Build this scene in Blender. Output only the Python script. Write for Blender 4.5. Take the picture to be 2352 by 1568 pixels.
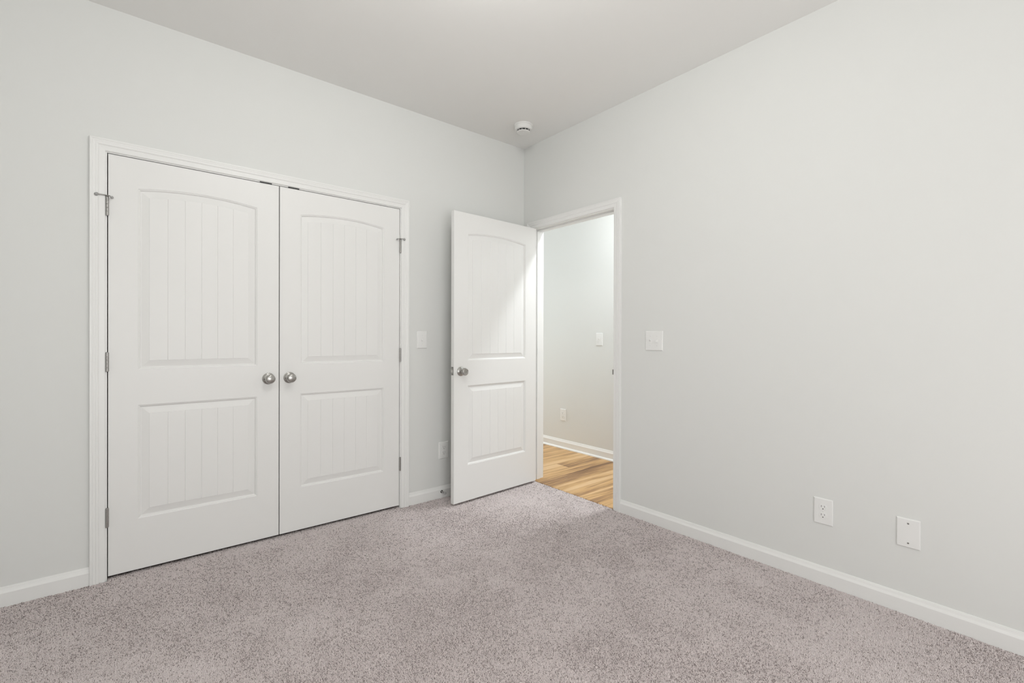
import bpy, math, random
import numpy as np
from mathutils import Matrix, Vector

random.seed(7)
rng = np.random.default_rng(11)
scene = bpy.context.scene
for o in list(bpy.data.objects):
    bpy.data.objects.remove(o)

# ---------------------------------------------------------------- camera
YAW, PITCH, ROLL = 0.6878, -0.0022, 0.0023
F_PX, W_PX, H_PX = 1070.17, 2352, 1568
sy_, cy_ = math.sin(YAW), math.cos(YAW)
fwd = Vector((sy_ * math.cos(PITCH), cy_ * math.cos(PITCH), math.sin(PITCH)))
right0 = Vector((cy_, -sy_, 0))
up0 = right0.cross(fwd)
right = right0 * math.cos(ROLL) + up0 * math.sin(ROLL)
up = -right0 * math.sin(ROLL) + up0 * math.cos(ROLL)
cam_data = bpy.data.cameras.new('camera')
cam = bpy.data.objects.new('camera', cam_data)
scene.collection.objects.link(cam)
m3 = Matrix((right, up, -fwd)).transposed()
cam.matrix_world = Matrix.Translation((-2.5633, -2.9677, 1.1696)) @ m3.to_4x4()
cam_data.sensor_fit = 'HORIZONTAL'
cam_data.sensor_width = 36.0
cam_data.lens = 36.0 * F_PX / W_PX
cam_data.shift_y = -6.73 / W_PX
cam_data.clip_start = 0.02
scene.camera = cam

# ---------------------------------------------------------------- sky, daylight, exposure
ROOM_X0, ROOM_Y0, CEIL = -3.45, -4.60, 2.751
world = bpy.data.worlds.new('world')
scene.world = world
world.use_nodes = True
wb = world.node_tree.nodes['Background']
wb.inputs[0].default_value = (0.80, 0.88, 1.0, 1)
wb.inputs[1].default_value = 0.4

WIN = dict(x0=-2.95, x1=-1.35, z0=0.35, z1=1.95)        # bedroom window in the wall behind the camera
HWIN = dict(x0=0.25, x1=0.88, z0=0.5, z1=2.15)          # window at the far end of the hallway


def area(name, loc, rot, sx, sy, power, color):
    l = bpy.data.lights.new(name, 'AREA')
    l.shape = 'RECTANGLE'
    l.size, l.size_y = sx, sy
    l.energy = power
    l.color = color
    o = bpy.data.objects.new(name, l)
    o.location = loc
    o.rotation_euler = rot
    scene.collection.objects.link(o)
    return o


area('window_daylight', ((WIN['x0'] + WIN['x1']) / 2, ROOM_Y0 + 0.03, (WIN['z0'] + WIN['z1']) / 2),
     (math.pi / 2, 0, 0), WIN['x1'] - WIN['x0'] - 0.1, WIN['z1'] - WIN['z0'] - 0.1, 37, (1.0, 1.0, 1.0))
area('hallway_daylight', ((HWIN['x0'] + HWIN['x1']) / 2, 3.17, (HWIN['z0'] + HWIN['z1']) / 2),
     (-math.pi / 2, 0, 0), HWIN['x1'] - HWIN['x0'] - 0.08, HWIN['z1'] - HWIN['z0'] - 0.08, 37, (0.90, 0.955, 1.0))
ROOM_LAMP = 39.5       # emission strength of the bedroom ceiling lamp's diffuser
HALL_LAMP = 265.0       # emission strength of the hallway ceiling lamp's diffuser

scene.view_settings.view_transform = 'Standard'
scene.view_settings.look = 'None'
scene.view_settings.gamma = 1.0
scene.view_settings.use_curve_mapping = False
scene.view_settings.exposure = 0.0


# ---------------------------------------------------------------- helpers
class MB:
    """collects vertices and faces for one mesh object"""
    def __init__(self):
        self.v, self.f, self.mi, self.cur = [], [], [], 0

    def vert(self, p):
        self.v.append(tuple(p))
        return len(self.v) - 1

    def face(self, pts):
        ids = [self.vert(p) for p in pts]
        self.f.append(ids)
        self.mi.append(self.cur)

    def idx(self, ids):
        self.f.append(list(ids))
        self.mi.append(self.cur)

    def box(self, x0, x1, y0, y1, z0, z1, ch=0.0):
        if ch <= 0:
            p = [(x, y, z) for x in (x0, x1) for y in (y0, y1) for z in (z0, z1)]
            b = len(self.v)
            self.v += p
            for q in ((0, 1, 3, 2), (4, 6, 7, 5), (0, 4, 5, 1), (2, 3, 7, 6), (0, 2, 6, 4), (1, 5, 7, 3)):
                self.idx([b + i for i in q])
            return
        c = ch
        self.loft([[(x0 + c, y0 + c, z0), (x1 - c, y0 + c, z0), (x1 - c, y1 - c, z0), (x0 + c, y1 - c, z0)],
                   [(x0, y0, z0 + c), (x1, y0, z0 + c), (x1, y1, z0 + c), (x0, y1, z0 + c)],
                   [(x0, y0, z1 - c), (x1, y0, z1 - c), (x1, y1, z1 - c), (x0, y1, z1 - c)],
                   [(x0 + c, y0 + c, z1), (x1 - c, y0 + c, z1), (x1 - c, y1 - c, z1), (x0 + c, y1 - c, z1)]], True, True)

    def loft(self, rings, cap0=False, cap1=False, closed=True):
        b = len(self.v)
        n = len(rings[0])
        for r in rings:
            self.v += [tuple(p) for p in r]
        for i in range(len(rings) - 1):
            for j in range(n if closed else n - 1):
                k = (j + 1) % n
                self.idx([b + i * n + j, b + i * n + k, b + (i + 1) * n + k, b + (i + 1) * n + j])
        if cap0:
            self.idx([b + j for j in reversed(range(n))])
        if cap1:
            self.idx([b + (len(rings) - 1) * n + j for j in range(n)])

    def lathe(self, prof, c=(0, 0, 0), axis='z', n=32, cap=True):
        """prof: (radius, height along axis)"""
        rings = []
        for r, h in prof:
            ring = []
            for k in range(n):
                a = 2 * math.pi * k / n
                u, w = r * math.cos(a), r * math.sin(a)
                if axis == 'z':
                    p = (c[0] + u, c[1] + w, c[2] + h)
                elif axis == 'y':
                    p = (c[0] + u, c[1] + h, c[2] - w)
                else:
                    p = (c[0] + h, c[1] + u, c[2] + w)
                ring.append(p)
            rings.append(ring)
        self.loft(rings, cap, cap)

    def tube(self, p0, p1, r0, r1=None, n=14, cap=True):
        r1 = r0 if r1 is None else r1
        p0, p1 = Vector(p0), Vector(p1)
        d = (p1 - p0).normalized()
        a = d.orthogonal().normalized()
        b = d.cross(a)
        rings = []
        for p, r in ((p0, r0), (p1, r1)):
            rings.append([p + a * r * math.cos(2 * math.pi * k / n) + b * r * math.sin(2 * math.pi * k / n) for k in range(n)])
        self.loft(rings, cap, cap)

    def xform(self, fn):
        self.v = [fn(p) for p in self.v]
        return self

    def build(self, name, mats, parent=None, smooth=None, flip=False):
        me = bpy.data.meshes.new(name)
        me.from_pydata(self.v, [], [list(reversed(f)) for f in self.f] if flip else self.f)
        mats = mats if isinstance(mats, (list, tuple)) else [mats]
        for m in mats:
            me.materials.append(m)
        if len(mats) > 1:
            me.polygons.foreach_set('material_index', self.mi)
        me.update()
        o = bpy.data.objects.new(name, me)
        scene.collection.objects.link(o)
        if smooth is not None:
            me.polygons.foreach_set('use_smooth', [True] * len(me.polygons))
            try:
                me.set_sharp_from_angle(angle=math.radians(smooth))
            except Exception:
                pass
        if parent:
            o.parent = parent
        return o


def fix_normals(o):
    import bmesh
    bm = bmesh.new()
    bm.from_mesh(o.data)
    bmesh.ops.remove_doubles(bm, verts=bm.verts, dist=1e-6)
    bmesh.ops.recalc_face_normals(bm, faces=bm.faces)
    bm.to_mesh(o.data)
    bm.free()
    return o


def tag(o, label=None, cat=None, group=None, kind=None):
    if label:
        o['label'] = label
    if cat:
        o['category'] = cat
    if group:
        o['group'] = group
    if kind:
        o['kind'] = kind
    return o


def empty(name, loc=(0, 0, 0), rot=(0, 0, 0)):
    o = bpy.data.objects.new(name, None)
    o.empty_display_size = 0.05
    o.location = loc
    o.rotation_euler = rot
    scene.collection.objects.link(o)
    return o


# ---------------------------------------------------------------- materials
def mat(name, color, rough=0.5, metal=0.0, bump=None, coat=0.0, emit=None, spec=0.5):
    m = bpy.data.materials.new(name)
    m.use_nodes = True
    nt = m.node_tree
    b = nt.nodes['Principled BSDF']
    b.inputs['Base Color'].default_value = (*color, 1)
    b.inputs['Roughness'].default_value = rough
    b.inputs['Metallic'].default_value = metal
    b.inputs['Specular IOR Level'].default_value = spec
    if emit:
        b.inputs['Emission Color'].default_value = (*emit[0], 1)
        b.inputs['Emission Strength'].default_value = emit[1]
    tc = nt.nodes.new('ShaderNodeTexCoord')
    nz = nt.nodes.new('ShaderNodeTexNoise')
    nz.inputs['Scale'].default_value = bump[0] if bump else 60
    nz.inputs['Detail'].default_value = 3
    nt.links.new(tc.outputs['Object'], nz.inputs['Vector'])
    # faint paint/metal variation keeps the material procedural without changing its look
    mr = nt.nodes.new('ShaderNodeMapRange')
    mr.inputs['To Min'].default_value = max(0.0, rough - 0.03)
    mr.inputs['To Max'].default_value = min(1.0, rough + 0.03)
    nt.links.new(nz.outputs['Fac'], mr.inputs['Value'])
    nt.links.new(mr.outputs[0], b.inputs['Roughness'])
    if bump:
        bp = nt.nodes.new('ShaderNodeBump')
        bp.inputs['Strength'].default_value = bump[1]
        bp.inputs['Distance'].default_value = bump[2]
        nt.links.new(nz.outputs['Fac'], bp.inputs['Height'])
        nt.links.new(bp.outputs[0], b.inputs['Normal'])
    return m


M_WALL = mat('wall_paint', (0.815, 0.822, 0.802), 0.75, bump=(260, 0.06, 0.001), spec=0.3)
M_CEIL = mat('ceiling_paint', (0.92, 0.915, 0.895), 0.9, bump=(200, 0.06, 0.001), spec=0.2)
M_TRIM = mat('trim_paint', (0.905, 0.905, 0.888), 0.35, spec=0.45)
M_DOOR = mat('door_paint', (0.89, 0.887, 0.87), 0.42, spec=0.4)
M_PLATE = mat('white_plastic', (0.91, 0.91, 0.895), 0.3)
M_TOGGLE = mat('toggle_plastic', (0.93, 0.93, 0.915), 0.25)
M_NICKEL = mat('satin_nickel', (0.43, 0.42, 0.40), 0.30, 1.0)
M_HINGE = mat('hinge_nickel', (0.40, 0.39, 0.375), 0.40, 1.0)
M_DARKNI = mat('dark_nickel', (0.16, 0.16, 0.155), 0.35, 1.0)
M_DARK = mat('dark_slot', (0.02, 0.02, 0.02), 0.6)
M_BLACK = mat('black_metal', (0.012, 0.012, 0.012), 0.45)
M_RUBBER = mat('grey_rubber', (0.42, 0.42, 0.41), 0.7)
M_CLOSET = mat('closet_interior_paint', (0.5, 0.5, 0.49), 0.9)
M_SMOKE = mat('detector_plastic', (0.86, 0.86, 0.84), 0.4)
M_SUB = mat('carpet_backing', (0.30, 0.26, 0.25), 0.95)
M_ROOMLAMP = mat('bedroom_lamp_diffuser', (0.9, 0.9, 0.9), 0.4, emit=((0.985, 0.99, 0.965), ROOM_LAMP))
M_HALLLAMP = mat('hallway_lamp_diffuser', (0.9, 0.9, 0.9), 0.4, emit=((0.93, 0.97, 1.0), HALL_LAMP))
M_GLASS = mat('window_glass', (1, 1, 1), 0.02)
M_GLASS.node_tree.nodes['Principled BSDF'].inputs['Transmission Weight'].default_value = 1.0


def carpet_material():
    m = bpy.data.materials.new('carpet_yarn')
    m.use_nodes = True
    nt = m.node_tree
    b = nt.nodes['Principled BSDF']
    b.inputs['Roughness'].default_value = 0.95
    b.inputs['Specular IOR Level'].default_value = 0.1
    at = nt.nodes.new('ShaderNodeAttribute')
    at.attribute_name = 'tone'
    cr = nt.nodes.new('ShaderNodeValToRGB')
    e = cr.color_ramp.elements
    e[0].position, e[0].color = 0.0, (0.22, 0.182, 0.176, 1)
    e[1].position, e[1].color = 1.0, (0.95, 0.872, 0.862, 1)
    for p, c in ((0.30, (0.54, 0.468, 0.456)), (0.60, (0.85, 0.765, 0.752))):
        q = cr.color_ramp.elements.new(p)
        q.color = (*c, 1)
    nt.links.new(at.outputs['Fac'], cr.inputs['Fac'])
    nt.links.new(cr.outputs['Color'], b.inputs['Base Color'])
    return m


def wood_material():
    m = bpy.data.materials.new('oak_plank')
    m.use_nodes = True
    nt = m.node_tree
    N, L = nt.nodes.new, nt.links.new
    b = nt.nodes['Principled BSDF']
    tc = N('ShaderNodeTexCoord')
    sep = N('ShaderNodeSeparateXYZ')
    L(tc.outputs['Object'], sep.inputs[0])

    def math_(op, a, bb=None):
        n = N('ShaderNodeMath')
        n.operation = op
        for i, q in enumerate((a, bb)):
            if q is None:
                continue
            if isinstance(q, (int, float)):
                n.inputs[i].default_value = q
            else:
                L(q, n.inputs[i])
        return n.outputs[0]
    PW = 0.152
    row = math_('FLOOR', math_('DIVIDE', math_('ADD', sep.outputs['Y'], 0.05), PW))
    wn = N('ShaderNodeTexWhiteNoise')
    wn.noise_dimensions = '1D'
    L(row, wn.inputs['W'])
    off = math_('MULTIPLY', wn.outputs['Value'], 1.2)
    xx = math_('ADD', sep.outputs['X'], off)
    col = math_('FLOOR', math_('DIVIDE', xx, 1.2))
    wn2 = N('ShaderNodeTexWhiteNoise')
    wn2.noise_dimensions = '2D'
    cb = N('ShaderNodeCombineXYZ')
    L(row, cb.inputs[0])
    L(col, cb.inputs[1])
    L(cb.outputs[0], wn2.inputs['Vector'])
    # grain coordinates, stretched along the plank
    cg = N('ShaderNodeCombineXYZ')
    L(math_('MULTIPLY', sep.outputs['X'], 0.75), cg.inputs[0])
    L(math_('MULTIPLY', sep.outputs['Y'], 14.0), cg.inputs[1])
    L(math_('MULTIPLY', wn2.outputs['Value'], 37.0), cg.inputs[2])
    nz = N('ShaderNodeTexNoise')
    nz.inputs['Scale'].default_value = 1.4
    nz.inputs['Detail'].default_value = 5
    nz.inputs['Distortion'].default_value = 0.5
    L(cg.outputs[0], nz.inputs['Vector'])
    nf = N('ShaderNodeTexNoise')
    nf.inputs['Scale'].default_value = 9
    nf.inputs['Detail'].default_value = 4
    L(cg.outputs[0], nf.inputs['Vector'])
    mix = math_('ADD', math_('MULTIPLY', nz.outputs['Fac'], 0.74), math_('MULTIPLY', nf.outputs['Fac'], 0.26))
    mix = math_('ADD', mix, math_('MULTIPLY', math_('SUBTRACT', wn2.outputs['Value'], 0.5), 0.20))
    cr = N('ShaderNodeValToRGB')
    e = cr.color_ramp.elements
    e[0].position, e[0].color = 0.34, (0.19, 0.095, 0.04, 1)
    e[1].position, e[1].color = 0.66, (0.76, 0.515, 0.275, 1)
    for p, c in ((0.44, (0.40, 0.225, 0.10)), (0.53, (0.64, 0.39, 0.165))):
        q = cr.color_ramp.elements.new(p)
        q.color = (*c, 1)
    L(mix, cr.inputs['Fac'])
    # plank seams
    fr = math_('FRACT', math_('DIVIDE', math_('ADD', sep.outputs['Y'], 0.05), PW))
    fx = math_('FRACT', math_('DIVIDE', xx, 1.2))
    seam = math_('MAXIMUM', math_('LESS_THAN', fr, 0.014), math_('LESS_THAN', fx, 0.0018))
    mc = N('ShaderNodeMix')
    mc.data_type = 'RGBA'
    L(math_('MULTIPLY', seam, 0.7), mc.inputs[0])
    L(cr.outputs['Color'], mc.inputs[6])
    mc.inputs[7].default_value = (0.16, 0.085, 0.04, 1)
    L(mc.outputs[2], b.inputs['Base Color'])
    b.inputs['Roughness'].default_value = 0.45
    bp = N('ShaderNodeBump')
    bp.inputs['Strength'].default_value = 0.15
    bp.inputs['Distance'].default_value = 0.001
    L(mix, bp.inputs['Height'])
    L(bp.outputs[0], b.inputs['Normal'])
    return m


M_CARPET = carpet_material()
M_WOOD = wood_material()

# ---------------------------------------------------------------- measurements
CL, CR, CM = -2.6421, -1.1269, -1.885        # closet leaves: outer edges and meeting line
DTOP, DBOT = 2.050, 0.0135
HJ = DTOP + 0.0035                            # underside of the head jambs
JL, JR = CL - 0.0035, CR + 0.0035             # closet jamb faces
DJ0, DJ1 = -0.943, -0.121                     # doorway jamb faces (y)
WT = 0.115                                    # wall thickness
HX = 0.989                                    # hallway far wall
HY0, HY1 = -2.6, 3.2                          # hallway ends
BASE_Z = -0.011                               # under the carpet


# ---------------------------------------------------------------- room shell
def wall_with_opening(mb, axis, a0, a1, t0, t1, z0, z1, o0, o1, oz0, oz1):
    def bx(u0, u1, q0, q1):
        if axis == 'x':
            mb.box(u0, u1, t0, t1, q0, q1)
        else:
            mb.box(t0, t1, u0, u1, q0, q1)
    bx(a0, o0, z0, z1)
    bx(o1, a1, z0, z1)
    bx(o0, o1, oz1, z1)
    if oz0 > z0:
        bx(o0, o1, z0, oz0)


mb = MB()
wall_with_opening(mb, 'x', ROOM_X0 - WT, WT, 0.0, WT, BASE_Z, CEIL, JL - 0.018, JR + 0.018, BASE_Z, HJ + 0.018)
tag(fix_normals(mb.build('wall_left', M_WALL)), 'light grey painted wall around the closet double doors', 'wall', kind='structure')
mb = MB()
wall_with_opening(mb, 'y', ROOM_Y0 - WT, 0.0, 0.0, WT, BASE_Z, CEIL, DJ0 - 0.018, DJ1 + 0.018, BASE_Z, HJ + 0.018)
tag(fix_normals(mb.build('wall_right', M_WALL)), 'long light grey painted wall with the open hallway doorway', 'wall', kind='structure')
mb = MB()
wall_with_opening(mb, 'x', ROOM_X0 - WT, 0.0, ROOM_Y0 - WT, ROOM_Y0, BASE_Z, CEIL, WIN['x0'], WIN['x1'], WIN['z0'], WIN['z1'])
tag(fix_normals(mb.build('wall_rear', M_WALL)), 'light grey painted wall behind the camera with a window', 'wall', kind='structure')
mb = MB()
mb.box(ROOM_X0 - WT, ROOM_X0, ROOM_Y0, 0.0, BASE_Z, CEIL)
tag(fix_normals(mb.build('wall_side', M_WALL)), 'plain light grey painted wall to the left of the camera', 'wall', kind='structure')
mb = MB()
mb.box(ROOM_X0 - WT, WT, ROOM_Y0 - WT, WT, CEIL, CEIL + 0.1)
tag(fix_normals(mb.build('ceiling', M_CEIL)), 'flat white painted bedroom ceiling', 'ceiling', kind='structure')
mb = MB()
mb.box(ROOM_X0 - WT, 0.0, ROOM_Y0 - WT, 0.9, BASE_Z - 0.12, BASE_Z)
tag(fix_normals(mb.build('floor', M_SUB)), 'bedroom floor slab beneath the speckled carpet', 'floor', kind='structure')
# hallway
mb = MB()
mb.box(0.0, HX + WT, HY0 - WT, HY1 + WT, -0.12, 0.0)
tag(fix_normals(mb.build('floor_hallway', M_WOOD)), 'honey brown wood plank floor of the hallway beyond the doorway', 'floor', kind='structure')
mb = MB()
mb.box(HX, HX + WT, HY0 - WT, HY1 + WT, 0.0, CEIL)
tag(fix_normals(mb.build('wall_hallway', M_WALL)), 'light grey hallway wall seen through the doorway', 'wall', kind='structure')
mb = MB()
mb.box(0.0, WT, WT, HY1 + WT, 0.0, CEIL)
tag(fix_normals(mb.build('wall_hallway_near', M_WALL)), 'near hallway wall continuing past the closet side', 'wall', kind='structure')
mb = MB()
mb.box(WT, HX, HY0 - WT, HY0, 0.0, CEIL)
tag(fix_normals(mb.build('wall_hallway_end', M_WALL)), 'closed end wall of the hallway', 'wall', kind='structure')
mb = MB()
wall_with_opening(mb, 'x', WT, HX, HY1, HY1 + WT, 0.0, CEIL, HWIN['x0'], HWIN['x1'], HWIN['z0'], HWIN['z1'])
tag(fix_normals(mb.build('wall_hallway_window', M_WALL)), 'hallway end wall holding a tall window', 'wall', kind='structure')
mb = MB()
mb.box(WT, HX + WT, HY0 - WT, HY1 + WT, CEIL, CEIL + 0.1)
mb.box(0.0, WT, WT, HY1 + WT, CEIL, CEIL + 0.1)
tag(fix_normals(mb.build('ceiling_hallway', M_CEIL)), 'white painted hallway ceiling', 'ceiling', kind='structure')
# closet interior
mb = MB()
mb.box(-2.95, -0.85, 0.75, 0.80, BASE_Z, CEIL)
mb.box(-3.0, -2.95, WT, 0.80, BASE_Z, CEIL)
mb.box(-0.85, -0.80, WT, 0.80, BASE_Z, CEIL)
mb.box(-3.0, -0.80, WT, 0.80, CEIL, CEIL + 0.05)
tag(fix_normals(mb.build('wall_closet', M_CLOSET)), 'unlit inner walls of the closet behind the double doors', 'wall', kind='structure')


# ---------------------------------------------------------------- baseboards
BB_PROF = [(0.013, BASE_Z), (0.013, 0.0562), (0.0124, 0.0576), (0.0108, 0.0610), (0.0082, 0.0665), (0.0058, 0.0735),
           (0.0058, 0.0750), (0.0046, 0.0762), (0.0036, 0.0800), (0.0026, 0.0813), (0.0, 0.0813)]


def baseboard(name, axis, a0, a1, wall, side, label, prof=BB_PROF, lift=0.0, shoe=False):
    """profile (thickness, z) swept along an axis; side = direction it projects"""
    mb = MB()
    rings = []
    pr = [(0.0, prof[0][1])] + prof
    if shoe:
        pr = [(0.0, 0.0), (0.028, 0.0), (0.0275, 0.007), (0.024, 0.013), (0.0185, 0.0165), (0.013, 0.018)] + \
             [(t, z + lift) for t, z in prof[1:]]
    for a in (a0, a1):
        ring = []
        for t, z in pr:
            ring.append((a, wall + side * t, z) if axis == 'x' else (wall + side * t, a, z))
        rings.append(ring)
    mb.loft(rings, True, True)
    return tag(fix_normals(mb.build(name, M_TRIM)), label, 'baseboard', kind='structure')


C_OUT0, C_OUT1 = -2.7055, -1.0606
baseboard('baseboard_left', 'x', ROOM_X0, C_OUT0, 0.0, -1, 'white baseboard to the left of the closet casing')
baseboard('baseboard_center', 'x', C_OUT1, 0.0, 0.0, -1, 'white baseboard between the closet casing and the room corner')
baseboard('baseboard_right', 'y', ROOM_Y0, -1.009, 0.0, -1, 'long white baseboard along the right wall')
baseboard('baseboard_rear', 'x', ROOM_X0, 0.0, ROOM_Y0, 1, 'white baseboard on the wall behind the camera')
baseboard('baseboard_side', 'y', ROOM_Y0, 0.0, ROOM_X0, 1, 'white baseboard on the wall left of the camera')
baseboard('baseboard_hallway', 'y', HY0, HY1, HX, -1, 'white baseboard with shoe moulding on the hallway wall', shoe=True, lift=0.011)


# ---------------------------------------------------------------- casings
CAS = [(0.0, 0.0), (0.0, 0.0062), (0.0015, 0.0082), (0.004, 0.0092), (0.0215, 0.0108), (0.0225, 0.0100), (0.0245, 0.0100),
       (0.0265, 0.0128), (0.0300, 0.0145), (0.0335, 0.0150), (0.0345, 0.0140), (0.0365, 0.0142), (0.0410, 0.0160),
       (0.0440, 0.0166), (0.0452, 0.0156), (0.0470, 0.0158), (0.0490, 0.0174), (0.0550, 0.0176), (0.0562, 0.0168), (0.0565, 0.0)]


def casing(mb, u0, u1, ztop, zbot, place, w0=0.0565, w1=0.0565):
    """mitred casing around an opening; place(u, t, z) -> world"""
    rings = [[], [], [], []]
    for s, t in CAS:
        k0, k1 = s * w0 / 0.0565, s * w1 / 0.0565
        rings[0].append(place(u0 - k0, t, zbot))
        rings[1].append(place(u0 - k0, t, ztop + s))
        rings[2].append(place(u1 + k1, t, ztop + s))
        rings[3].append(place(u1 + k1, t, zbot))
    mb.loft(rings, True, True)


# closet frame
t1 = empty('trim_1', (CM, 0.0, 0.0))
tag(t1, 'wide white moulded casing and jambs framing the closet double doors', 'door frame', kind='structure')
mb = MB()
casing(mb, JL - 0.006, JR + 0.006, HJ + 0.005, BASE_Z, lambda u, t, z: (u - CM, -t, z))
fix_normals(mb.build('casing', M_TRIM, t1))
mb = MB()
mb.box(JL - 0.018 - CM, JL - CM, 0.0, WT, BASE_Z, HJ + 0.018)
mb.box(JR - CM, JR + 0.018 - CM, 0.0, WT, BASE_Z, HJ + 0.018)
mb.box(JL - CM, JR - CM, 0.0, WT, HJ, HJ + 0.018)
fix_normals(mb.build('jamb', M_TRIM, t1))
for x0, x1 in ((-1.988, -1.926), (-1.838, -1.777)):
    mb = MB()
    mb.box(x0 - CM, x1 - CM, -0.0012, 0.034, HJ - 0.0016, HJ - 0.0001)
    mb.box(x0 - CM, x1 - CM, -0.0022, -0.0002, HJ - 0.0028, HJ + 0.0032)
    tag(fix_normals(mb.build('catch_plate', M_BLACK, t1)), 'black ball catch plate')

# doorway frame
t2 = empty('trim_2', (0.0, (DJ0 + DJ1) / 2, 0.0))
tag(t2, 'white moulded casing and jambs of the open hallway doorway', 'door frame', kind='structure')
DC = (DJ0 + DJ1) / 2
mb = MB()
casing(mb, DJ0 - 0.006, DJ1 + 0.006, HJ + 0.0055, BASE_Z, lambda u, t, z: (-t, u - DC, z), w0=0.060)
fix_normals(mb.build('casing', M_TRIM, t2))
mb = MB()
casing(mb, DJ0 - 0.006, DJ1 + 0.006, HJ + 0.0055, 0.0, lambda u, t, z: (WT + t, u - DC, z))
fix_normals(mb.build('hallway_casing', M_TRIM, t2))
mb = MB()
mb.box(0.0, WT, DJ0 - 0.018 - DC, DJ0 - DC, BASE_Z, HJ + 0.018)
mb.box(0.0, WT, DJ1 - DC, DJ1 + 0.018 - DC, BASE_Z, HJ + 0.018)
mb.box(0.0, WT, DJ0 - DC, DJ1 - DC, HJ, HJ + 0.018)
fix_normals(mb.build('jamb', M_TRIM, t2))
mb = MB()
mb.box(0.038, 0.072, DJ0 - DC, DJ0 + 0.010 - DC, 0.0, HJ, 0.001)
mb.box(0.038, 0.072, DJ1 - 0.010 - DC, DJ1 - DC, 0.0, HJ, 0.001)
mb.box(0.038, 0.072, DJ0 + 0.010 - DC, DJ1 - 0.010 - DC, HJ - 0.010, HJ, 0.001)
fix_normals(mb.build('door_stop_strip', M_TRIM, t2))
mb = MB()
mb.box(0.002, 0.032, DJ0 - DC, DJ0 + 0.0016 - DC, 0.905, 0.965)
mb.box(-0.006, 0.004, DJ0 - DC, DJ0 + 0.0045 - DC, 0.918, 0.952)
tag(fix_normals(mb.build('strike_plate', M_HINGE, t2)), 'grey metal strike plate')


# ---------------------------------------------------------------- moulded doors
PROF = [(0.0, 0.0), (0.0016, -0.0026), (0.0046, -0.0034), (0.0062, -0.0040), (0.0085, -0.0092), (0.0105, -0.0108),
        (0.0130, -0.0108), (0.0420, -0.0036), (0.0436, -0.0036), (0.0446, -0.0016)]
GD, GW = 0.0017, 0.0034


def door_side(mb, w, h, th, sgn):
    """one moulded face of a door leaf; local x 0..w, z 0..h, face plane y = -th*(sgn>0) ; sgn +1: faces -y"""
    ch = 0.0015
    ix0, ix1 = w * 0.150, w * 0.849
    if w > 0.78:
        ix0, ix1 = 0.120, w - 0.120
    zl0, zl1 = 0.2525, 0.816
    zu0, zu1, rise = 0.993, 1.889, 0.0235

    def P(x, d, z):
        return (x, -d, z) if sgn > 0 else (x, th + d, z)
    # d measured outwards from the face (negative = recessed)
    dl = PROF[-1][0]
    fx0, fx1 = ix0 + dl, ix1 - dl
    n_planks = 6
    xs = [fx0]
    for k in range(1, n_planks):
        g = fx0 + (fx1 - fx0) * (k + (0.02 if k < 3 else 0.0)) / n_planks
        xs += [g - GW / 2, g, g + GW / 2]
    xs.append(fx1)
    dense = []
    for a, b in zip(xs[:-1], xs[1:]):
        m = max(1, int((b - a) / 0.012))
        dense += [(a + (b - a) * q / m, False) for q in range(m)]
    dense.append((fx1, False))
    us = [(x - fx0) / (fx1 - fx0) for x, _ in dense]
    grooves = set()
    for k in range(1, n_planks):
        grooves.add(round(fx0 + (fx1 - fx0) * (k + (0.02 if k < 3 else 0.0)) / n_planks, 6))
    for (z0, z1, rs) in ((zl0, zl1, 0.0), (zu0, zu1, rise)):
        c = (ix1 - ix0) / 2
        xc = (ix0 + ix1) / 2
        Rr = (c * c + rs * rs) / (2 * rs) if rs > 0 else None

        def ztop(x, d):
            if Rr is None:
                return z1 - d
            zc = z1 + rs - Rr
            return zc + math.sqrt((Rr - d) ** 2 - (x - xc) ** 2)
        rings = []
        for d, dep in PROF:
            x0, x1 = ix0 + d, ix1 - d
            ring = [P(x0, dep, z0 + d), P(x1, dep, z0 + d)]
            # up the right side then back along the top
            for u in reversed(us):
                x = x0 + u * (x1 - x0)
                ring.append(P(x, dep, ztop(x, d)))
            rings.append(ring)
        mb.loft(rings)
        d, dep = PROF[-1]
        for i in range(len(dense) - 1):
            xa, xb = dense[i][0], dense[i + 1][0]
            da = dep - (GD if round(xa, 6) in grooves else 0)
            db = dep - (GD if round(xb, 6) in grooves else 0)
            mb.face([P(xa, da, z0 + d), P(xb, db, z0 + d), P(xb, db, ztop(xb, d)), P(xa, da, ztop(xa, d))])
        if rs > 0:
            for i in range(len(us) - 1):
                xa, xb = ix0 + us[i] * (ix1 - ix0), ix0 + us[i + 1] * (ix1 - ix0)
                mb.face([P(xa, 0, ztop(xa, 0)), P(xb, 0, ztop(xb, 0)), P(xb, 0, h - ch), P(xa, 0, h - ch)])
    mb.face([P(ch, 0, ch), P(ix0, 0, ch), P(ix0, 0, h - ch), P(ch, 0, h - ch)])
    mb.face([P(ix1, 0, ch), P(w - ch, 0, ch), P(w - ch, 0, h - ch), P(ix1, 0, h - ch)])
    mb.face([P(ix0, 0, ch), P(ix1, 0, ch), P(ix1, 0, zl0), P(ix0, 0, zl0)])
    mb.face([P(ix0, 0, zl1), P(ix1, 0, zl1), P(ix1, 0, zu0), P(ix0, 0, zu0)])
    # chamfer out to the edges
    a = [P(ch, 0, ch), P(w - ch, 0, ch), P(w - ch, 0, h - ch), P(ch, 0, h - ch)]
    b = [P(0, -ch, 0), P(w, -ch, 0), P(w, -ch, h), P(0, -ch, h)]
    mb.loft([a, b])


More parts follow.
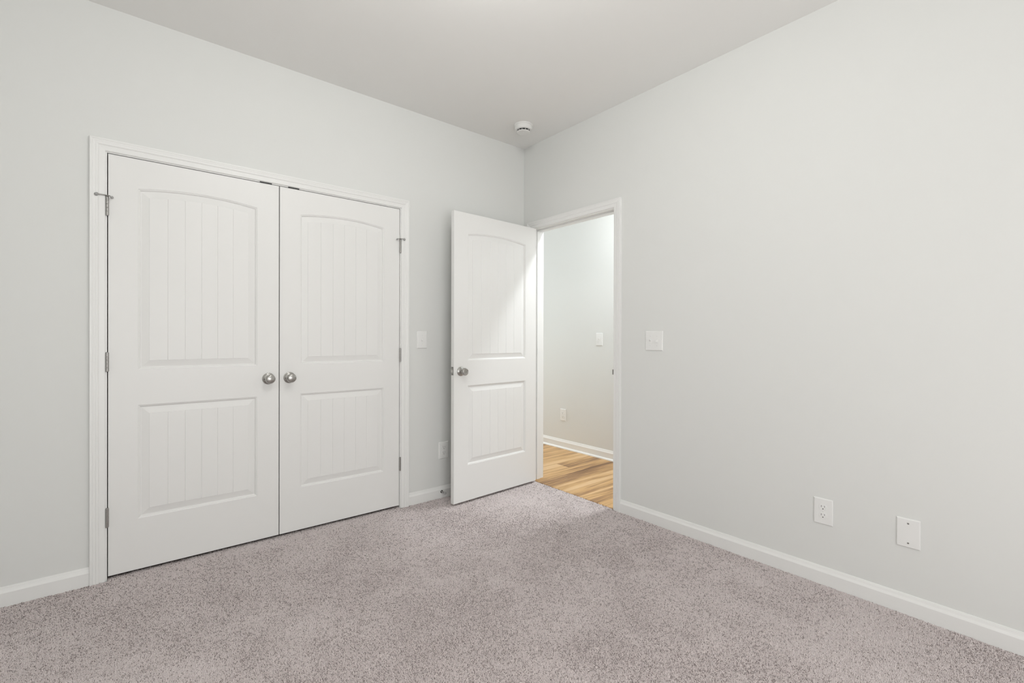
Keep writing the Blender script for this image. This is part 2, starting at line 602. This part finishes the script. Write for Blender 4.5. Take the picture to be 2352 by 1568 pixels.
def door_leaf(w, h=DTOP - DBOT, th=0.035):
    mb = MB()
    door_side(mb, w, h, th, 1)
    door_side(mb, w, h, th, -1)
    ch = 0.0015
    mb.loft([[(0, ch, 0), (w, ch, 0), (w, ch, h), (0, ch, h)], [(0, th - ch, 0), (w, th - ch, 0), (w, th - ch, h), (0, th - ch, h)]])
    return mb


def orient_out(o):
    """weld and point normals outwards"""
    return fix_normals(o)


def hinge(parent, x, y, z0, leaf_dirs=(), name='hinge'):
    """knuckle barrel of a butt hinge; z0 = bottom, local coords of parent"""
    mb = MB()
    H = 0.0895
    seg = H / 5
    r = 0.0066
    for k in range(5):
        a, b = z0 + k * seg + 0.0004, z0 + (k + 1) * seg - 0.0004
        mb.lathe([(r - 0.0006, a), (r, a + 0.0007), (r, b - 0.0007), (r - 0.0006, b)], (x, y, 0), 'z', 18)
    mb.lathe([(r - 0.0014, z0), (r - 0.0014, z0 + H)], (x, y, 0), 'z', 12)
    mb.lathe([(0.002, z0 - 0.003), (r - 0.001, z0 - 0.0015), (r - 0.0008, z0 + 0.0006)], (x, y, 0), 'z', 16)
    mb.lathe([(r - 0.0008, z0 + H - 0.0006), (r - 0.001, z0 + H + 0.0015), (0.002, z0 + H + 0.003)], (x, y, 0), 'z', 16)
    for (x0, x1, y0, y1) in leaf_dirs:
        mb.box(x0, x1, y0, y1, z0, z0 + H)
    o = mb.build(name, M_HINGE, parent, smooth=40)
    return o


def hinge_stop(parent, x, y, z, sd, la, lb):
    """hinge pin door stop: collar on the pin, bumper arm over the casing (direction sd), pad arm over the door"""
    mb = MB()
    mb.lathe([(0.0072, -0.0016), (0.0080, -0.001), (0.0080, 0.001), (0.0072, 0.0016)], (x, y, z + 0.001), 'z', 20)
    # bent strap plate from the pin towards the door
    p = [(-0.004, -0.004, 0.0), (0.010, -0.013, -0.001), (lb - 0.001, -0.0115, -0.0045)]
    for a, b in zip(p[:-1], p[1:]):
        A = Vector((x - sd * a[0], y + a[1], z + a[2]))
        B = Vector((x - sd * b[0], y + b[1], z + b[2]))
        d = (B - A).normalized()
        nrm = Vector((0, 0, 1))
        s = d.cross(nrm).normalized() * 0.0052
        u = Vector((0, 0, 0.0011))
        mb.loft([[A - s - u, A + s - u, A + s + u, A - s + u], [B - s - u, B + s - u, B + s + u, B - s + u]], True, True)
    e = mb.build('hinge_stop', M_HINGE, parent, smooth=35)
    mb = MB()
    A = Vector((x + sd * 0.003, y - 0.006, z + 0.0015))
    B = Vector((x + sd * (la - 0.004), y - 0.014, z + 0.0005))
    mb.tube(A, B, 0.0021, n=12)
    for k in range(7):
        q = A.lerp(B, 0.1 + k * 0.12)
        q2 = A.lerp(B, 0.1 + k * 0.12 + 0.04)
        mb.tube(q, q2, 0.0029, n=12)
    mb.build('bumper_rod', M_HINGE, e, smooth=35)
    mb = MB()
    C_ = B + Vector((sd * 0.003, 0.004, -0.0015))
    d = Vector((sd * 0.55, 0.80, -0.25)).normalized()
    mb.tube(C_ - d * 0.0065, C_ + d * 0.002, 0.0070, 0.0078, n=18)
    mb.tube(C_ + d * 0.002, C_ + d * 0.006, 0.0078, 0.0060, n=18)
    tag(mb.build('rubber_bumper', M_RUBBER, e, smooth=40), 'grey rubber bumper tip')
    mb = MB()
    C2 = Vector((x - sd * lb, y - 0.0105, z - 0.005))
    mb.tube(C2 + Vector((0, -0.002, 0)), C2 + Vector((0, 0.008, -0.001)), 0.0050, 0.0058, n=16)
    tag(mb.build('rubber_pad', M_RUBBER, e, smooth=40), 'grey rubber pad tip')


def knob(parent, x, z, y=0.0, out=-1, screw_side=0, button=False):
    """round knob on a rosette, axis along local y, projecting towards out"""
    s = out

    def L(prof):
        return [(r, s * q) for r, q in prof]
    mb = MB()
    mb.lathe(L([(0.0325, 0.0), (0.0328, 0.0015), (0.0318, 0.0035), (0.0300, 0.0046), (0.0292, 0.0046), (0.0270, 0.0072),
                (0.0215, 0.0098), (0.0150, 0.0112), (0.0135, 0.0122)]), (x, y, z), 'y', 48)
    k = empty('door_knob', (0, 0, 0))
    k.parent = parent
    ro = mb.build('rosette', M_NICKEL, k, smooth=50)
    mb = MB()
    if not button:
        pr = [(0.0120, 0.010), (0.0112, 0.016), (0.0112, 0.022), (0.0125, 0.026), (0.0165, 0.030), (0.0215, 0.0345), (0.0250, 0.0400),
              (0.0263, 0.0450), (0.0262, 0.0490), (0.0250, 0.0535), (0.0232, 0.0568), (0.0212, 0.0588), (0.0180, 0.0604),
              (0.0170, 0.0606), (0.0162, 0.0608), (0.0120, 0.0620), (0.0060, 0.0630), (0.0004, 0.0632)]
    else:
        pr = [(0.0120, 0.010), (0.0110, 0.016), (0.0112, 0.023), (0.0135, 0.028), (0.0185, 0.0325), (0.0235, 0.0375), (0.0262, 0.0430),
              (0.0268, 0.0480), (0.0262, 0.0530), (0.0246, 0.0572), (0.0222, 0.0600), (0.0195, 0.0610), (0.0180, 0.0598),
              (0.0120, 0.0600), (0.0060, 0.0606), (0.0045, 0.0606)]
    mb.lathe(L(pr), (x, y, z), 'y', 48)
    mb.build('knob_ball', M_NICKEL, k, smooth=50)
    if button:
        mb = MB()
        mb.lathe(L([(0.0020, 0.0600), (0.0020, 0.0613), (0.0002, 0.0614)]), (x, y, z), 'y', 14)
        tag(mb.build('release_hole', M_DARK, k), 'small dark release hole')
        mb = MB()
    if screw_side:
        mb = MB()
        a = 0.0228
        mb.lathe(L([(0.0023, 0.0075), (0.0023, 0.0101), (0.0002, 0.0102)]), (x + screw_side * a, y, z - 0.002), 'y', 14)
        tag(mb.build('screw_hole', M_DARK, k), 'dark screw hole')
    return k


HZ = [0.2545 - DBOT, 1.0030 - DBOT, 1.7520 - DBOT]

d1 = empty('door_1', (CL, 0.0, DBOT))
tag(d1, 'left leaf of the white closet double doors, arched plank-grooved panels, knob at its right edge', 'door', kind='structure')
wl = (CM - 0.0022) - CL
fix_normals(door_leaf(wl).build('door_panel', M_DOOR, d1))
for z in HZ:
    hinge(d1, -0.0030, -0.0062, z, [(-0.0030, 0.0, -0.002, 0.03)])
hinge_stop(d1, -0.0030, -0.0062, HZ[2] + 0.0925, -1, 0.040, 0.018)
knob(d1, -1.9425 - CL, 0.930 - DBOT, screw_side=-1)

d2 = empty('door_2', (CM + 0.0022, 0.0, DBOT))
tag(d2, 'right leaf of the white closet double doors, arched plank-grooved panels, knob at its left edge', 'door', kind='structure')
wr = CR - (CM + 0.0022)
fix_normals(door_leaf(wr).build('door_panel', M_DOOR, d2))
for z in HZ:
    hinge(d2, wr + 0.0030, -0.0062, z, [(wr, wr + 0.0030, -0.002, 0.03)])
hinge_stop(d2, wr + 0.0030, -0.0062, HZ[2] + 0.0925, 1, 0.026, 0.026)
knob(d2, -1.8300 - (CM + 0.0022), 0.930 - DBOT, screw_side=-1)

# open bedroom door: local x runs from the hinge edge to the latch edge when seen from the camera side
P0 = Vector((-0.829, -0.2255))      # latch edge, camera-side face
P1 = Vector((-0.0175, -0.1765))     # hinge edge, camera-side face
ang = math.atan2(P1.y - P0.y, P1.x - P0.x)
wo = (P1 - P0).length
d3 = empty('door_3', (P0.x, P0.y, DBOT), (0, 0, ang))
tag(d3, 'white arched-panel bedroom door standing open in front of the corner', 'door', kind='structure')
fix_normals(door_leaf(wo).build('door_panel', M_DOOR, d3))
knob(d3, 0.0585, 0.932 - DBOT, button=True)
knob(d3, 0.0585, 0.932 - DBOT, y=0.035, out=1)
for z in HZ:
    hinge(d3, wo + 0.006, 0.0420, z, [(wo + 0.0001, wo + 0.0016, 0.004, 0.040), (wo + 0.004, wo + 0.0165, 0.0475, 0.049)])
mb = MB()
mb.box(-0.0012, 0.0004, 0.005, 0.030, 0.907 - DBOT, 0.965 - DBOT, 0.0004)
lp = tag(fix_normals(mb.build('latch_plate', M_HINGE, d3)), 'grey metal latch plate')
mb = MB()
b0 = 0.926 - DBOT
mb.loft([[(-0.001, 0.011, b0), (-0.001, 0.024, b0), (-0.001, 0.024, b0 + 0.019), (-0.001, 0.011, b0 + 0.019)],
         [(-0.011, 0.0195, b0 + 0.001), (-0.011, 0.024, b0 + 0.001), (-0.011, 0.024, b0 + 0.018), (-0.011, 0.0195, b0 + 0.018)]], True, True)
fix_normals(mb.build('latch_bolt', M_NICKEL, lp))
for zz in (0.913, 0.959):
    mb = MB()
    mb.lathe([(0.0030, -0.0018), (0.0032, -0.0010)], (0, 0.0175, zz - DBOT), 'x', 12)
    mb.build('screw', M_DARK, lp)


# ---------------------------------------------------------------- wall plates
def plate(name, w, h, loc, rotz, label, cat):
    """Plate facing local -y; returns the thing (an Empty) with its cover plate."""
    e = empty(name, loc, (0, 0, rotz))
    tag(e, label, cat)
    mb = MB()
    t = 0.0062
    rings = []
    for ins, dep in ((0, 0), (0, 0.0018), (0.0008, 0.0038), (0.0020, 0.0053), (0.0032, t - 0.0003), (0.0040, t)):
        a, b = w / 2 - ins, h / 2 - ins
        rings.append([(-a, -dep, -b), (a, -dep, -b), (a, -dep, b), (-a, -dep, b)])
    mb.loft(rings, True, True)
    fix_normals(mb.build('cover_plate', M_PLATE, e))
    return e


def screw(e, x, z, r=0.0032, m=None, slot=0.0):
    mb = MB()
    mb.cur = 0
    mb.lathe([(r, -0.0060), (r, -0.0068), (r * 0.7, -0.0073), (0.0002, -0.0075)], (x, 0, z), 'y', 18)
    mb.cur = 1
    c, s = math.cos(slot), math.sin(slot)
    a, b = r * 0.8, 0.00022
    mb.face([(x + q * c - p * s, -0.0077, z + q * s + p * c) for q, p in ((-a, -b), (a, -b), (a, b), (-a, b))])
    mb.build('screw', [m or M_PLATE, M_DARK], e)


def outlet(loc, rotz, label, w=0.0793, h=0.1228):
    e = plate('wall_outlet', w, h, loc, rotz, label, 'outlet')
    for cz in (0.0195, -0.0195):
        mb = MB()
        n = 40
        rings = []
        for sc, dep in ((1.0, 0.0055), (1.0, 0.0072), (0.96, 0.0080)):
            ring = []
            for k in range(n):
                a = 2 * math.pi * k / n
                x = max(-0.0170, min(0.0170, 0.0172 * math.cos(a) * 1.02))
                z = max(-0.0140, min(0.0140, 0.0172 * math.sin(a)))
                ring.append((x * sc, -dep, cz + z * sc))
            rings.append(ring)
        mb.loft(rings, False, True)
        rc = fix_normals(mb.build('receptacle', M_TOGGLE, e))
        mb = MB()
        d = -0.0081
        mb.box(-0.0073, -0.0056, d, d + 0.001, cz + 0.0005, cz + 0.0095)
        mb.box(0.0056, 0.0072, d, d + 0.001, cz + 0.0015, cz + 0.0088)
        mb.build('slot', M_DARK, rc)
        mb = MB()
        mb.lathe([(0.0024, d + 0.001), (0.0024, d), (0.0001, d)], (0, 0, cz - 0.0068), 'y', 16)
        mb.build('ground_hole', M_DARK, rc)
    screw(e, 0, 0, 0.0024)
    return e


def switch(loc, rotz, label, gangs=1, up=(False,), w=0.0793, h=0.1228, cat='light switch'):
    e = plate('light_switch', w, h, loc, rotz, label, cat)
    for g in range(gangs):
        x = (g - (gangs - 1) / 2) * 0.046
        mb = MB()
        mb.box(x - 0.0054, x + 0.0054, -0.0070, -0.004, -0.0122, 0.0122)
        mb.cur = 1
        mb.box(x - 0.0062, x + 0.0062, -0.0064, -0.004, -0.0130, 0.0130)
        mb.build('toggle_collar', [M_PLATE, M_PLATE], e)
        s = 1 if up[g] else -1
        mb = MB()
        mb.loft([[(x - 0.0046, -0.006, -0.0060), (x + 0.0046, -0.006, -0.0060), (x + 0.0046, -0.006, 0.0060), (x - 0.0046, -0.006, 0.0060)],
                 [(x - 0.0044, -0.0175, s * 0.0090 - 0.0036), (x + 0.0044, -0.0175, s * 0.0090 - 0.0036),
                  (x + 0.0044, -0.0175, s * 0.0090 + 0.0036), (x - 0.0044, -0.0175, s * 0.0090 + 0.0036)]], True, True)
        fix_normals(mb.build('toggle', M_TOGGLE, e))
        for z in (0.030, -0.030):
            screw(e, x, z, 0.0030)
    return e


# right wall faces -x: rotate local -y onto -x
RW = -math.pi / 2
outlet((-0.776, 0.0, 0.3415), 0, 'white duplex outlet on the left wall, tucked just left of the open door')
outlet((0.0, -2.1951, 0.3436), RW, 'large white duplex outlet low on the right wall, beside the blank plate')
outlet((HX, 0.4985, 0.3535), RW, 'small white duplex outlet on the hallway wall seen through the doorway')
bp_ = plate('blank_plate', 0.0793, 0.1228, (0.0, -2.5094, 0.3417), RW, 'blank white cover plate with two screws, low on the right wall', 'wall plate')
for z in (0.0415, -0.0415):
    screw(bp_, 0, z, 0.0036, M_HINGE, 0.5)
switch((-0.956, 0.0, 1.1524), 0, 'single white toggle switch between the closet casing and the open door', 1, (False,), w=0.0793)
switch((0.0, -1.2643, 1.1509), RW, 'double white toggle switch on the right wall beside the doorway', 2, (True, False), w=0.124)
switch((HX, 0.0085, 1.1545), RW, 'single white toggle switch on the hallway wall seen through the doorway', 1, (True,))

# ---------------------------------------------------------------- wall door stop
e = empty('door_stop', (-0.799, -0.013, 0.044))
tag(e, 'small metal door stop screwed to the baseboard left of the open door', 'door stop')
mb = MB()
mb.lathe([(0.0105, 0.0), (0.0105, -0.0025), (0.0075, -0.0048), (0.0045, -0.0060)], (0, 0, 0), 'y', 24)
mb.build('base_flange', M_DARKNI, e, smooth=40)
mb = MB()
pr = [(0.0036, -0.004)]
for k in range(16):
    y = -0.0065 - k * 0.0024
    pr += [(0.0036, y), (0.0048, y - 0.0006), (0.0048, y - 0.0012), (0.0036, y - 0.0018)]
mb.lathe(pr, (0, 0, 0), 'y', 18)
mb.build('spring', M_HINGE, e, smooth=40)
mb = MB()
mb.lathe([(0.0052, -0.044), (0.0078, -0.046), (0.0084, -0.051), (0.0080, -0.056), (0.0060, -0.0585), (0.0003, -0.059)], (0, 0, 0), 'y', 24)
tag(mb.build('tip', M_RUBBER, e, smooth=45), 'grey rubber tip')

# ---------------------------------------------------------------- smoke detector
e = empty('smoke_detector', (-0.292, -0.332, CEIL))
tag(e, 'round white smoke detector on the ceiling near the room corner', 'smoke detector')
mb = MB()
mb.lathe([(0.0700, 0.0), (0.0705, -0.0030), (0.0695, -0.0085), (0.0670, -0.0105), (0.0650, -0.0108)], (0, 0, 0), 'z', 64)
mb.build('mounting_base', M_SMOKE, e, smooth=40)
mb = MB()
mb.lathe([(0.0650, -0.0100), (0.0655, -0.0180), (0.0645, -0.0290), (0.0615, -0.0365), (0.0580, -0.0390), (0.0490, -0.0390)], (0, 0, 0), 'z', 64)
mb.build('housing', M_SMOKE, e, smooth=40)
mb = MB()
mb.lathe([(0.0470, -0.0385), (0.0470, -0.0510)], (0, 0, 0), 'z', 48)
ch_ = tag(mb.build('sensor_chamber', M_DARK, e), 'dark vent slot')
for k in range(12):
    a = 2 * math.pi * (k + 0.25) / 12
    c, s = math.cos(a), math.sin(a)
    mb = MB()
    pts = [(0.0472, -0.0013), (0.0500, -0.0013), (0.0500, 0.0013), (0.0472, 0.0013)]
    mb.loft([[(p * c - q * s, p * s + q * c, z) for p, q in pts] for z in (-0.0388, -0.0505)], True, True)
    mb.build('vent_rib', M_SMOKE, e)
mb = MB()
mb.lathe([(0.0470, -0.0500), (0.0505, -0.0502), (0.0508, -0.0516), (0.0490, -0.0540), (0.0400, -0.0562), (0.0150, -0.0572), (0.0004, -0.0573)], (0, 0, 0), 'z', 64)
mb.build('cover_cap', M_SMOKE, e, smooth=40)
mb = MB()
mb.lathe([(0.0075, -0.0566), (0.0070, -0.0580), (0.0004, -0.0582)], (-0.010, -0.012, 0), 'z', 24)
mb.build('test_button', M_PLATE, e, smooth=40)


# ---------------------------------------------------------------- lamps (out of the picture, they light it)
def dome_lamp(name, loc, r, m, label):
    e = empty(name, loc)
    tag(e, label, 'ceiling light')
    mb = MB()
    mb.lathe([(0.060, 0.0), (0.062, -0.010), (0.050, -0.018), (0.012, -0.022), (0.012, -0.050), (r * 0.42, -0.052), (r * 0.42, -0.062)], (0, 0, 0), 'z', 40)
    mb.build('lamp_base', M_NICKEL, e, smooth=40)
    mb = MB()
    pr = []
    for k in range(0, 21):
        a = 0.43 + (math.pi - 0.43) * k / 20
        pr.append((max(0.0005, r * math.sin(a)), -0.060 - r * 0.91 + r * math.cos(a)))
    mb.lathe(pr, (0, 0, 0), 'z', 48)
    mb.build('diffuser', m, e, smooth=60)
    return e


dome_lamp('ceiling_lamp', (-1.72, -1.85, CEIL), 0.12, M_ROOMLAMP, 'round globe lamp in the middle of the bedroom ceiling')
e = empty('ceiling_lamp', (0.56, -0.975, CEIL))
tag(e, 'flat round downlight on the hallway ceiling outside the doorway', 'ceiling light')
mb = MB()
mb.lathe([(0.105, 0.0), (0.108, -0.010), (0.104, -0.040), (0.096, -0.046), (0.092, -0.044)], (0, 0, 0), 'z', 48)
mb.build('lamp_base', M_TRIM, e, smooth=40)
mb = MB()
mb.lathe([(0.0905, -0.0445), (0.0880, -0.0480), (0.0400, -0.0520), (0.0005, -0.0530)], (0, 0, 0), 'z', 48, cap=False)
mb.build('diffuser', M_HALLLAMP, e, smooth=60)


# ---------------------------------------------------------------- windows (behind the camera, and down the hallway)
def window(name, x0, x1, z0, z1, y, depth, inward, label):
    """frame and glass within an opening in a wall along x; inward = +1 if the room lies at larger y"""
    e = empty(name, ((x0 + x1) / 2, y, z0))
    tag(e, label, 'window', kind='structure')
    w, h = x1 - x0, z1 - z0
    ya, yb = sorted((-inward * (depth - 0.035), -inward * depth))
    mb = MB()
    f = 0.05
    mb.box(-w / 2, -w / 2 + f, ya, yb, 0, h)
    mb.box(w / 2 - f, w / 2, ya, yb, 0, h)
    mb.box(-w / 2 + f, w / 2 - f, ya, yb, 0, f)
    mb.box(-w / 2 + f, w / 2 - f, ya, yb, h - f, h)
    mb.box(-w / 2 + f, w / 2 - f, ya, yb, h / 2 - 0.02, h / 2 + 0.02)
    fix_normals(mb.build('window_frame', M_TRIM, e))
    mb = MB()
    ym = (ya + yb) / 2
    mb.box(-w / 2 + f, w / 2 - f, ym - 0.002, ym + 0.002, f, h / 2 - 0.02)
    mb.box(-w / 2 + f, w / 2 - f, ym - 0.002, ym + 0.002, h / 2 + 0.02, h - f)
    mb.build('pane', M_GLASS, e)


window('window_1', WIN['x0'], WIN['x1'], WIN['z0'], WIN['z1'], ROOM_Y0, WT, 1, 'sash window in the wall behind the camera')
window('window_2', HWIN['x0'], HWIN['x1'], HWIN['z0'], HWIN['z1'], HY1, WT, -1, 'tall sash window at the end of the hallway')


# ---------------------------------------------------------------- carpet pile
def value_noise(x, y, cell, seed):
    r = np.random.default_rng(seed)
    g = r.random((997, 997))
    u, v = (x + 10) / cell, (y + 10) / cell
    iu, iv = np.floor(u).astype(int), np.floor(v).astype(int)
    fu, fv = u - iu, v - iv
    fu, fv = fu * fu * (3 - 2 * fu), fv * fv * (3 - 2 * fv)
    a = lambda i, j: g[(iu + i) % 997, (iv + j) % 997]
    return (a(0, 0) * (1 - fu) + a(1, 0) * fu) * (1 - fv) + (a(0, 1) * (1 - fu) + a(1, 1) * fu) * fv


def carpet():
    sp = 0.0034
    y_back = -3.10
    xs = np.arange(ROOM_X0 + 0.002, 0.0, sp)
    ys = np.arange(y_back, 0.030, sp)
    X, Y = np.meshgrid(xs, ys, indexing='ij')
    X, Y = X.ravel(), Y.ravel()
    X = X + rng.uniform(-0.5, 0.5, X.size) * sp
    Y = Y + rng.uniform(-0.5, 0.5, Y.size) * sp
    # keep to the bedroom, the closet threshold and the doorway
    keep = ((Y < -0.0145) | ((X > JL + 0.004) & (X < JR - 0.004))) & (X < -0.001) & (X > ROOM_X0 + 0.015)
    keep &= (X < -0.0155) | ((Y > DJ0 + 0.003) & (Y < DJ1 - 0.003))
    # casing feet
    keep &= ~((Y > -0.020) & (((X > C_OUT0 - 0.002) & (X < JL + 0.004)) | ((X > JR - 0.004) & (X < C_OUT1 + 0.002))))
    keep &= ~((X > -0.020) & (((Y > -1.012) & (Y < DJ0 + 0.003)) | ((Y > DJ1 - 0.003) & (Y < -0.056))))
    # sparser, wider tufts towards the far side of the room
    dist = np.hypot(X + 2.56, Y + 2.97)
    dens = np.clip((2.25 / np.maximum(dist, 0.5)) ** 2, 0.36, 1.0)
    keep &= rng.random(X.size) < dens
    X, Y, dens = X[keep], Y[keep], dens[keep]
    n = X.size
    big = value_noise(X, Y, 0.50, 1) * 0.42 + value_noise(X, Y, 0.20, 2) * 0.33 + value_noise(X, Y, 0.08, 3) * 0.25
    big = np.clip((big - 0.5) * 3.6, -1, 1)
    clump = value_noise(X, Y, 0.012, 5) * 0.55 + value_noise(X, Y, 0.0065, 6) * 0.45
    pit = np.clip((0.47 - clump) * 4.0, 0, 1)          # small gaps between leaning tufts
    lean_a = rng.uniform(0, 2 * math.pi, n)
    lean_r = rng.uniform(0.0003, 0.0022, n)
    # brushed direction of the nap: swept one way or the other in broad patches
    lx = np.cos(lean_a) * lean_r + 0.0010 * big
    ly = np.sin(lean_a) * lean_r + 0.0012 * big
    h = 0.0100 + rng.normal(0, 0.0006, n) - 0.0026 * pit * (0.75 - 0.45 * big)
    h = np.clip(h, 0.0058, 0.0112)
    wide = 1.0 / np.sqrt(dens)
    r0 = rng.uniform(0.0020, 0.0026, n) * wide
    r1 = rng.uniform(0.0009, 0.0016, n) * wide
    rot = rng.uniform(0, 2 * math.pi, n)
    tw = rng.uniform(0.2, 1.0, n)
    V = np.empty((n, 6, 3), np.float32)
    for k in range(3):
        a = rot + k * 2 * math.pi / 3
        V[:, k, 0] = X + r0 * np.cos(a)
        V[:, k, 1] = Y + r0 * np.sin(a)
        V[:, k, 2] = BASE_Z + 0.0050
        a2 = a + tw
        V[:, 3 + k, 0] = X + lx + r1 * np.cos(a2)
        V[:, 3 + k, 1] = Y + ly + r1 * np.sin(a2)
        V[:, 3 + k, 2] = BASE_Z + h + rng.uniform(-0.0008, 0.0008, n)
    base = (np.arange(n, dtype=np.int32) * 6)[:, None]
    quads = (base + np.array([[0, 1, 4, 3, 1, 2, 5, 4, 2, 0, 3, 5]], np.int32)).reshape(-1)
    tris = (base + np.array([[3, 4, 5]], np.int32)).reshape(-1)
    # woven ground between the tufts, and the plain field behind the camera
    g = []
    for (x0, x1, y0, y1, z) in ((ROOM_X0, -0.0125, y_back, -0.0125, 0.0062), (JL + 0.001, JR - 0.001, -0.0125, 0.034, 0.0062),
                                (-0.0125, -0.001, DJ0 + 0.001, DJ1 - 0.001, 0.0062), (ROOM_X0, -0.0125, ROOM_Y0, y_back, 0.0095)):
        g += [(x0, y0, BASE_Z + z), (x1, y0, BASE_Z + z), (x1, y1, BASE_Z + z), (x0, y1, BASE_Z + z)]
    g = np.array(g, np.float32)
    nv = n * 6 + len(g)
    gq = (n * 6 + np.arange(len(g), dtype=np.int32))
    me = bpy.data.meshes.new('carpet')
    me.vertices.add(nv)
    me.vertices.foreach_set('co', np.concatenate([V.reshape(-1), g.reshape(-1)]))
    del V
    loops = np.concatenate([quads, gq, tris])
    n4 = 3 * n + len(g) // 4
    me.loops.add(loops.size)
    me.loops.foreach_set('vertex_index', loops)
    me.polygons.add(n4 + n)
    starts = np.concatenate([np.arange(n4, dtype=np.int32) * 4, n4 * 4 + np.arange(n, dtype=np.int32) * 3])
    me.polygons.foreach_set('loop_start', starts)
    me.update(calc_edges=True)
    fleck = rng.random(n)
    tone = np.clip(0.75 + rng.normal(0, 0.14, n) + 0.11 * big, 0.3, 1.0)  # random yarn tone, with the brushed nap's light and dark patches painted in
    dark = fleck < (0.03 + 0.15 * np.clip(0.5 - big * 0.5, 0, 1) + 0.52 * pit * (1 - 0.75 * big))  # dark yarn flecks, denser in pits and where nap shade is painted
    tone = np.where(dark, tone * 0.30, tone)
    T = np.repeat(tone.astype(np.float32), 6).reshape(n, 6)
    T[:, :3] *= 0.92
    at = me.attributes.new('tone', 'FLOAT', 'POINT')
    at.data.foreach_set('value', np.concatenate([T.reshape(-1), np.full(len(g), 0.55, np.float32)]))
    me.materials.append(M_CARPET)
    o = bpy.data.objects.new('carpet', me)
    scene.collection.objects.link(o)
    tag(o, 'speckled grey-taupe cut pile carpet covering the bedroom floor', 'carpet', kind='stuff')
    return o


carpet()
